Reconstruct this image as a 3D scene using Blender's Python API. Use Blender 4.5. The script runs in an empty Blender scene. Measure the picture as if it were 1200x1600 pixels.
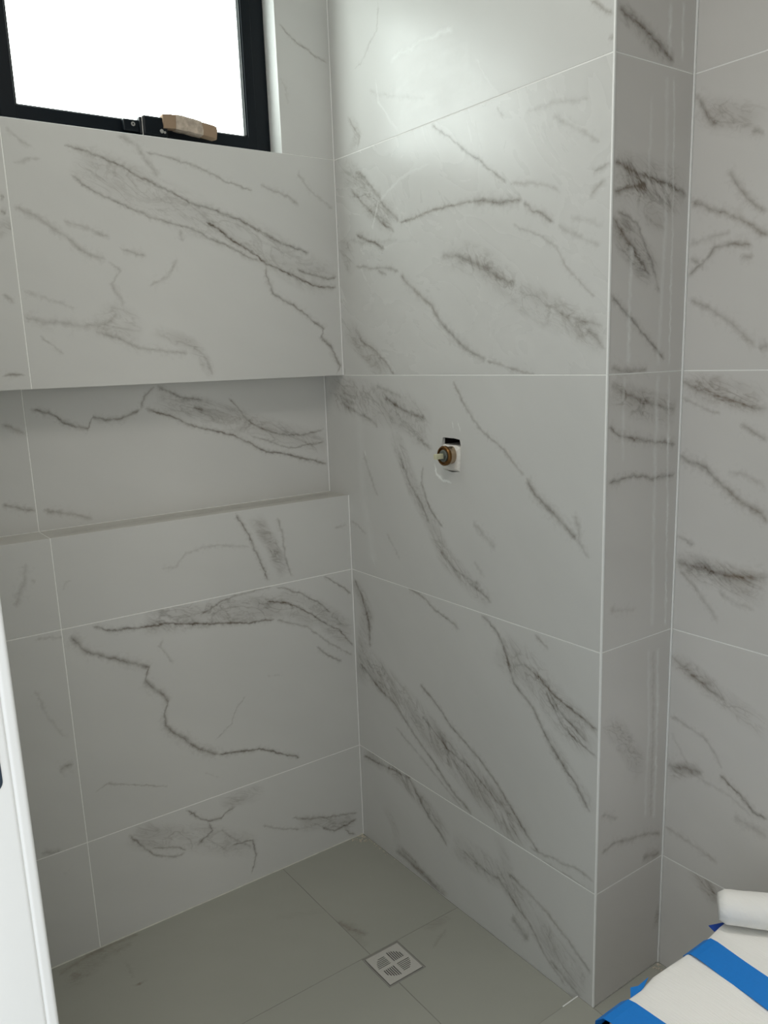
import bpy, bmesh, math, random, json
from mathutils import Matrix, Vector, noise

random.seed(4)
scene = bpy.context.scene
COL = scene.collection

# ------------------------------------------------------------------ camera, world, lights, exposure
cam_data = bpy.data.cameras.new('camera')
cam = bpy.data.objects.new('camera', cam_data)
COL.objects.link(cam)
scene.camera = cam
F_ = Vector((0.5760876913472515, 0.7898237309576738, -0.21047908659601786))
R_ = Vector((0.803642940925259, -0.5943241006087482, -0.030608608864227206))
U_ = Vector((0.1492681994906972, 0.15151678933934237, 0.9771190649911109))
m = Matrix((( R_.x, U_.x, -F_.x, -1.3556), (R_.y, U_.y, -F_.y, -2.1124), (R_.z, U_.z, -F_.z, 1.5585), (0, 0, 0, 1)))
cam.matrix_world = m
cam_data.sensor_fit = 'VERTICAL'
cam_data.sensor_width = cam_data.sensor_height = 36
cam_data.lens = 1283.16 * 36 / 1600
cam_data.shift_x = -22.6 / 1600
cam_data.shift_y = 33.15 / 1600
cam_data.clip_start = 0.02

scene.view_settings.view_transform = 'Standard'
scene.view_settings.look = 'None'
scene.view_settings.gamma = 1
scene.view_settings.use_curve_mapping = False
scene.view_settings.exposure = 0.0

world = bpy.data.worlds.new('sky')
scene.world = world
world.use_nodes = True
bg = world.node_tree.nodes['Background']
bg.inputs['Color'].default_value = (0.86, 0.95, 1.0, 1)
bg.inputs['Strength'].default_value = 1.0

def area(name, loc, target, sx, sy, power, color):
    l = bpy.data.lights.new(name, 'AREA')
    l.shape = 'RECTANGLE'; l.size = sx; l.size_y = sy; l.energy = power; l.color = color
    o = bpy.data.objects.new(name, l); COL.objects.link(o)
    o.location = loc
    d = Vector(target) - Vector(loc)
    o.rotation_euler = d.to_track_quat('-Z', 'Y').to_euler()
    return o
# daylight of the hall that comes in through the doorway the picture is taken from
area('hall_daylight', (-1.85, -3.35, 1.75), (-1.1, -1.0, 1.2), .9, 1.6, 24, (1.0, 0.96, 0.90))
# added unseen lights: ceiling fill for the upper walls, narrow fill for the foam
area('ceiling_fill', (-.95, -1.15, 2.66), (-.95, -1.15, 0), .45, .45, 5.2, (1.0, .96, .90))
dl = area('foam_fill', (-.22, -1.72, 2.66), (-.20, -1.70, 0), .11, .11, 1.0, (1.0, .97, .92))
dl.data.shape = 'DISK'; dl.data.spread = math.radians(48)

# ------------------------------------------------------------------ materials
def new_mat(name):
    mt = bpy.data.materials.new(name); mt.use_nodes = True
    nt = mt.node_tree
    return mt, nt, nt.nodes['Principled BSDF']

def plain(name, col, rough=.5, metal=0, noise_amt=0.0, nscale=40, bump=0.0, spec=.5):
    mt, nt, b = new_mat(name)
    b.inputs['Roughness'].default_value = rough
    b.inputs['Metallic'].default_value = metal
    b.inputs['Specular IOR Level'].default_value = spec
    b.inputs['Base Color'].default_value = (*col, 1)
    tc = nt.nodes.new('ShaderNodeTexCoord')
    n = nt.nodes.new('ShaderNodeTexNoise'); n.inputs['Scale'].default_value = nscale; n.inputs['Detail'].default_value = 4
    nt.links.new(tc.outputs['Object'], n.inputs['Vector'])
    if noise_amt:
        r = nt.nodes.new('ShaderNodeMapRange')
        r.inputs[3].default_value = 1 - noise_amt; r.inputs[4].default_value = 1 + noise_amt
        nt.links.new(n.outputs['Fac'], r.inputs[0])
        mx = nt.nodes.new('ShaderNodeVectorMath'); mx.operation = 'SCALE'
        mx.inputs[0].default_value = col
        nt.links.new(r.outputs[0], mx.inputs['Scale'])
        nt.links.new(mx.outputs[0], b.inputs['Base Color'])
    if bump:
        bp = nt.nodes.new('ShaderNodeBump'); bp.inputs['Strength'].default_value = bump; bp.inputs['Distance'].default_value = .002
        nt.links.new(n.outputs['Fac'], bp.inputs['Height']); nt.links.new(bp.outputs[0], b.inputs['Normal'])
    return mt

GROUT = plain('grout', (.93, .93, .90), .85, noise_amt=.06, nscale=90)
GROUT_FLOOR = plain('floor_grout', (.30, .29, .26), .9, noise_amt=.15, nscale=60)
SILICONE = plain('white_silicone', (.93, .93, .91), .45, noise_amt=.05)
PLASTER = plain('plaster', (.72, .71, .68), .8, noise_amt=.03)
MORTAR = plain('mortar', (.80, .77, .72), .95, noise_amt=.2, nscale=120, bump=.5)
PAINT = plain('white_gloss_paint', (.86, .86, .85), .35, noise_amt=.01)
BLACK = plain('black_powder_coat', (.0015, .0045, .008), .38, noise_amt=.1, nscale=300, spec=.22)
RUBBER = plain('glazing_rubber', (.012, .012, .013), .6, noise_amt=.1)
STEEL = plain('steel', (.55, .54, .52), .3, 1.0, noise_amt=.05)
CARD = plain('cardboard', (.32, .225, .15), .85, noise_amt=.08, nscale=60, bump=.15)
BRASS = plain('brass', (.62, .50, .36), .38, .9, noise_amt=.1, nscale=80)
BRONZE = plain('bronze_ring', (.18, .09, .03), .35, 0.9, noise_amt=.12, nscale=80)
DARKPL = plain('dark_cartridge', (.13, .14, .12), .5, noise_amt=.1)
IVORY = plain('ivory_plastic', (.62, .60, .42), .45, noise_amt=.05)
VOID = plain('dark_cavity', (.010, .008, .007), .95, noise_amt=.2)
DRAINM = plain('drain_plate', (.58, .56, .52), .45, .0, noise_amt=.04, nscale=200)
TAPE = plain('blue_tape', (.0, .20, .66), .6, noise_amt=.05, nscale=160, bump=.1)
WATERP = plain('waste_pipe_dark', (.006, .006, .006), .7, noise_amt=.1)

CLEAR = plain('clear_packing_tape', (.50, .42, .345), .2, noise_amt=.55, nscale=75, bump=1.0)

def foam():
    mt, nt, b = new_mat('white_foam_sheet')
    b.inputs['Base Color'].default_value = (.91, .895, .86, 1)
    b.inputs['Roughness'].default_value = .7
    b.inputs['Subsurface Weight'].default_value = .15
    b.inputs['Subsurface Radius'].default_value = (.01, .01, .01)
    tc = nt.nodes.new('ShaderNodeTexCoord')
    mp = nt.nodes.new('ShaderNodeMapping'); mp.inputs['Scale'].default_value = (330, 26, 60); mp.inputs['Rotation'].default_value = (0, 0, .10)
    n = nt.nodes.new('ShaderNodeTexNoise'); n.inputs['Scale'].default_value = 1; n.inputs['Detail'].default_value = 3
    n2 = nt.nodes.new('ShaderNodeTexNoise'); n2.inputs['Scale'].default_value = 22
    ad = nt.nodes.new('ShaderNodeMath'); ad.operation = 'MULTIPLY_ADD'; ad.inputs[1].default_value = .45
    nt.links.new(tc.outputs['Object'], mp.inputs['Vector']); nt.links.new(mp.outputs[0], n.inputs['Vector'])
    nt.links.new(tc.outputs['Object'], n2.inputs['Vector'])
    nt.links.new(n.outputs['Fac'], ad.inputs[0]); nt.links.new(n2.outputs['Fac'], ad.inputs[2])
    bp = nt.nodes.new('ShaderNodeBump'); bp.inputs['Strength'].default_value = .75; bp.inputs['Distance'].default_value = .004
    nt.links.new(ad.outputs[0], bp.inputs['Height']); nt.links.new(bp.outputs[0], b.inputs['Normal'])
    return mt
FOAM = foam()
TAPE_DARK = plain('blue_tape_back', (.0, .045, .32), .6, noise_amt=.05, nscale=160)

def frosted():
    # frosted pane with the bright overcast day behind it: a lit window
    mt, nt, b = new_mat('frosted_glass')
    b.inputs['Base Color'].default_value = (.75, .80, .80, 1)
    b.inputs['Roughness'].default_value = .5
    b.inputs['Emission Color'].default_value = (.90, 1.0, .965, 1)
    b.inputs['Emission Strength'].default_value = 6.5
    n = nt.nodes.new('ShaderNodeTexNoise'); n.inputs['Scale'].default_value = 900
    bp = nt.nodes.new('ShaderNodeBump'); bp.inputs['Strength'].default_value = .2; bp.inputs['Distance'].default_value = .0005
    nt.links.new(n.outputs['Fac'], bp.inputs['Height']); nt.links.new(bp.outputs[0], b.inputs['Normal'])
    return mt
FROST = frosted()

# --- marble: veins are drawn in each tile's own coordinates (metres) by node groups
def math_node(nt, op, a, b=None, c=None, clamp=False):
    n = nt.nodes.new('ShaderNodeMath'); n.operation = op; n.use_clamp = clamp
    for i, v in enumerate((a, b, c)):
        if v is None: continue
        if isinstance(v, (int, float)): n.inputs[i].default_value = v
        else: nt.links.new(v, n.inputs[i])
    return n.outputs[0]

def group_warp():
    g = bpy.data.node_groups.new('stone_warp', 'ShaderNodeTree')
    g.interface.new_socket('Seed', in_out='INPUT', socket_type='NodeSocketFloat')
    g.interface.new_socket('Amount', in_out='INPUT', socket_type='NodeSocketFloat')
    for s in ('Vector', 'Raw', 'NoiseVec'): g.interface.new_socket(s, in_out='OUTPUT', socket_type='NodeSocketVector')
    gi = g.nodes.new('NodeGroupInput'); go = g.nodes.new('NodeGroupOutput')
    tc = g.nodes.new('ShaderNodeTexCoord')
    off = g.nodes.new('ShaderNodeCombineXYZ'); g.links.new(gi.outputs['Seed'], off.inputs['Z'])
    sc = g.nodes.new('ShaderNodeVectorMath'); sc.operation = 'MULTIPLY'; sc.inputs[1].default_value = (1, 1, 0)
    g.links.new(tc.outputs['Object'], sc.inputs[0])
    sv = g.nodes.new('ShaderNodeVectorMath'); sv.operation = 'ADD'
    g.links.new(sc.outputs[0], sv.inputs[0]); g.links.new(off.outputs[0], sv.inputs[1])
    acc = sc.outputs[0]
    for scale, amt in ((20, .012), (65, .0105), (190, .0042)):
        n = g.nodes.new('ShaderNodeTexNoise'); n.inputs['Scale'].default_value = scale
        n.inputs['Detail'].default_value = 3
        g.links.new(sv.outputs[0], n.inputs['Vector'])
        s1 = g.nodes.new('ShaderNodeVectorMath'); s1.operation = 'SUBTRACT'; s1.inputs[1].default_value = (.5, .5, .5)
        g.links.new(n.outputs['Color'], s1.inputs[0])
        s2 = g.nodes.new('ShaderNodeVectorMath'); s2.operation = 'SCALE'; s2.inputs['Scale'].default_value = amt
        g.links.new(s1.outputs[0], s2.inputs[0])
        s3 = g.nodes.new('ShaderNodeVectorMath'); s3.operation = 'SCALE'
        g.links.new(s2.outputs[0], s3.inputs[0]); g.links.new(gi.outputs['Amount'], s3.inputs['Scale'])
        ad = g.nodes.new('ShaderNodeVectorMath'); ad.operation = 'ADD'
        g.links.new(acc, ad.inputs[0]); g.links.new(s3.outputs[0], ad.inputs[1]); acc = ad.outputs[0]
    g.links.new(acc, go.inputs['Vector']); g.links.new(sc.outputs[0], go.inputs['Raw']); g.links.new(sv.outputs[0], go.inputs['NoiseVec'])
    return g
G_WARP = group_warp()

def group_frame():
    # position along (S, 0..1) and across (T, metres) a vein whose chord runs from A along unit vector D
    g = bpy.data.node_groups.new('vein_frame', 'ShaderNodeTree')
    for s in ('Vector', 'A', 'D'): g.interface.new_socket(s, in_out='INPUT', socket_type='NodeSocketVector')
    g.interface.new_socket('InvLen', in_out='INPUT', socket_type='NodeSocketFloat')
    g.interface.new_socket('S', in_out='OUTPUT', socket_type='NodeSocketFloat')
    g.interface.new_socket('T', in_out='OUTPUT', socket_type='NodeSocketFloat')
    gi = g.nodes.new('NodeGroupInput'); go = g.nodes.new('NodeGroupOutput')
    sb = g.nodes.new('ShaderNodeVectorMath'); sb.operation = 'SUBTRACT'
    g.links.new(gi.outputs['Vector'], sb.inputs[0]); g.links.new(gi.outputs['A'], sb.inputs[1])
    dt = g.nodes.new('ShaderNodeVectorMath'); dt.operation = 'DOT_PRODUCT'
    g.links.new(sb.outputs[0], dt.inputs[0]); g.links.new(gi.outputs['D'], dt.inputs[1])
    g.links.new(math_node(g, 'MULTIPLY', dt.outputs['Value'], gi.outputs['InvLen']), go.inputs['S'])
    cr = g.nodes.new('ShaderNodeVectorMath'); cr.operation = 'CROSS_PRODUCT'
    g.links.new(gi.outputs['D'], cr.inputs[0]); g.links.new(sb.outputs[0], cr.inputs[1])
    sp = g.nodes.new('ShaderNodeSeparateXYZ'); g.links.new(cr.outputs[0], sp.inputs[0])
    g.links.new(sp.outputs['Z'], go.inputs['T'])
    return g
G_FRAME = group_frame()

def group_profile():
    g = bpy.data.node_groups.new('vein_profile', 'ShaderNodeTree')
    for s in ('S', 'T', 'Curve', 'Min', 'Range', 'Width', 'Strength', 'Fade'):
        g.interface.new_socket(s, in_out='INPUT', socket_type='NodeSocketFloat')
    for s in ('Line', 'Band', 'Haze'):
        g.interface.new_socket(s, in_out='OUTPUT', socket_type='NodeSocketFloat')
    gi = g.nodes.new('NodeGroupInput'); go = g.nodes.new('NodeGroupOutput')
    o = gi.outputs
    c = math_node(g, 'MULTIPLY_ADD', o['Curve'], o['Range'], o['Min'])
    d = math_node(g, 'ABSOLUTE', math_node(g, 'SUBTRACT', o['T'], c))
    q = math_node(g, 'DIVIDE', d, o['Width'])
    e1 = math_node(g, 'MULTIPLY', o['S'], o['Fade'], clamp=True)
    e2 = math_node(g, 'MULTIPLY', math_node(g, 'SUBTRACT', 1.0, o['S']), o['Fade'], clamp=True)
    env = math_node(g, 'MULTIPLY', math_node(g, 'MULTIPLY', e1, e2), o['Strength'])
    core = math_node(g, 'POWER', math_node(g, 'SUBTRACT', 1.0, math_node(g, 'MULTIPLY', q, .75), clamp=True), 1.6)
    halo = math_node(g, 'POWER', math_node(g, 'SUBTRACT', 1.0, math_node(g, 'MULTIPLY', q, .19), clamp=True), 2.2)
    ln = math_node(g, 'ADD', math_node(g, 'MULTIPLY', core, .64), math_node(g, 'MULTIPLY', halo, .36))
    g.links.new(math_node(g, 'MULTIPLY', ln, env), go.inputs['Line'])
    bd = g.nodes.new('ShaderNodeMapRange'); bd.interpolation_type = 'SMOOTHSTEP'
    bd.inputs[1].default_value = 1.3; bd.inputs[2].default_value = .3
    g.links.new(q, bd.inputs[0])
    g.links.new(math_node(g, 'MULTIPLY', bd.outputs[0], env), go.inputs['Band'])
    g.links.new(math_node(g, 'MULTIPLY', math_node(g, 'SUBTRACT', 1.0, q, clamp=True), env), go.inputs['Haze'])
    return g
G_PROF = group_profile()

def group_finish():
    # turns the vein, band and pale mark masks into the glazed porcelain surface
    g = bpy.data.node_groups.new('marble_finish', 'ShaderNodeTree')
    for s in ('Line', 'Band', 'Haze', 'Rough', 'Tint', 'Angle', 'Smear'):
        g.interface.new_socket(s, in_out='INPUT', socket_type='NodeSocketFloat')
    for s in ('NoiseVec', 'Base'):
        g.interface.new_socket(s, in_out='INPUT', socket_type='NodeSocketVector')
    g.interface.new_socket('Color', in_out='OUTPUT', socket_type='NodeSocketColor')
    g.interface.new_socket('Roughness', in_out='OUTPUT', socket_type='NodeSocketFloat')
    gi = g.nodes.new('NodeGroupInput'); go = g.nodes.new('NodeGroupOutput'); o = gi.outputs
    def noise_tex(scale, detail, stretch=None, dist=0):
        src = o['NoiseVec']
        if stretch:
            mp = g.nodes.new('ShaderNodeVectorRotate'); mp.rotation_type = 'Z_AXIS'
            g.links.new(src, mp.inputs['Vector']); g.links.new(o['Angle'], mp.inputs['Angle'])
            ms = g.nodes.new('ShaderNodeVectorMath'); ms.operation = 'MULTIPLY'; ms.inputs[1].default_value = stretch
            g.links.new(mp.outputs[0], ms.inputs[0]); src = ms.outputs[0]
        n = g.nodes.new('ShaderNodeTexNoise'); n.inputs['Scale'].default_value = scale; n.inputs['Detail'].default_value = detail
        n.inputs['Distortion'].default_value = dist
        g.links.new(src, n.inputs['Vector']); return n.outputs['Fac']
    def ridge(f, width, centre=.5):
        return math_node(g, 'SUBTRACT', 1.0, math_node(g, 'DIVIDE', math_node(g, 'ABSOLUTE', math_node(g, 'SUBTRACT', f, centre)), width), clamp=True)
    breaks = g.nodes.new('ShaderNodeMapRange'); breaks.inputs[1].default_value = .3; breaks.inputs[2].default_value = .62
    breaks.inputs[3].default_value = .55; breaks.inputs[4].default_value = 1.1
    g.links.new(noise_tex(38, 4), breaks.inputs[0])
    gn = g.nodes.new('ShaderNodeMapRange'); gn.inputs[1].default_value = .35; gn.inputs[2].default_value = .65
    gn.inputs[3].default_value = .13; gn.inputs[4].default_value = 0
    g.links.new(noise_tex(95, 3), gn.inputs[0])
    line = math_node(g, 'MULTIPLY', math_node(g, 'MULTIPLY', math_node(g, 'SUBTRACT', o['Line'], gn.outputs[0], clamp=True), 1.25), breaks.outputs[0])
    fine = ridge(noise_tex(11, 5, (.5, 1.2, 1), 1.6), .040)
    fine2 = ridge(noise_tex(27, 5, (.5, 1.15, 1), 1.8), .045, .47)
    cloud = math_node(g, 'MULTIPLY', noise_tex(18, 5, (.5, 1.3, 1), .5), 1.0)
    cl = g.nodes.new('ShaderNodeMapRange'); cl.inputs[1].default_value = .32; cl.inputs[2].default_value = .68
    cl.inputs[3].default_value = .10; cl.inputs[4].default_value = .62
    g.links.new(cloud, cl.inputs[0])
    inside = math_node(g, 'ADD', cl.outputs[0], math_node(g, 'ADD', math_node(g, 'MULTIPLY', fine, .55), math_node(g, 'MULTIPLY', fine2, .38)))
    band = math_node(g, 'MULTIPLY', o['Band'], inside)
    dark = math_node(g, 'MULTIPLY_ADD', line, .74, math_node(g, 'MULTIPLY', band, .60), clamp=True)
    # faint clouding of the ground
    gc = g.nodes.new('ShaderNodeMapRange'); gc.inputs[3].default_value = .95; gc.inputs[4].default_value = 1.05
    g.links.new(noise_tex(5, 3, (.6, 1.4, 1)), gc.inputs[0])
    sc = g.nodes.new('ShaderNodeVectorMath'); sc.operation = 'SCALE'
    g.links.new(o['Base'], sc.inputs[0]); g.links.new(gc.outputs[0], sc.inputs['Scale'])
    mx = g.nodes.new('ShaderNodeMix'); mx.data_type = 'RGBA'
    g.links.new(dark, mx.inputs['Factor']); g.links.new(sc.outputs[0], mx.inputs['A'])
    vc = g.nodes.new('ShaderNodeMix'); vc.data_type = 'RGBA'
    vc.inputs['A'].default_value = (.120, .112, .100, 1); vc.inputs['B'].default_value = (.185, .138, .095, 1)
    tn = math_node(g, 'MULTIPLY', noise_tex(6, 2), o['Tint'], clamp=True)
    g.links.new(tn, vc.inputs['Factor']); g.links.new(vc.outputs['Result'], mx.inputs['B'])
    # pale marks on the glaze; the pier's streaks are reflections put into colour
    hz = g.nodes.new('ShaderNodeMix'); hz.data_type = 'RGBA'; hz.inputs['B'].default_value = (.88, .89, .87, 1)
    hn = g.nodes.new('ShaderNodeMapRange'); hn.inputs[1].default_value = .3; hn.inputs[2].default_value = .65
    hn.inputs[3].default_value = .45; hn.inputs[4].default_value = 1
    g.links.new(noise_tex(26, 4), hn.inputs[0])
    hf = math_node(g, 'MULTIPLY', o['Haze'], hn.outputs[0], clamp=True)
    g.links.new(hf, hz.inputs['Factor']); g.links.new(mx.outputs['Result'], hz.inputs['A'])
    g.links.new(hz.outputs['Result'], go.inputs['Color'])
    sm = g.nodes.new('ShaderNodeMapRange'); sm.inputs[1].default_value = .42; sm.inputs[2].default_value = .66
    g.links.new(noise_tex(4.5, 6, (.7, 1.2, 1), 2.5), sm.inputs[0])
    rr = math_node(g, 'MULTIPLY_ADD', sm.outputs[0], o['Smear'], o['Rough'])
    g.links.new(math_node(g, 'MULTIPLY_ADD', hf, .25, rr, clamp=True), go.inputs['Roughness'])
    return g
G_FIN = group_finish()

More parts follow.
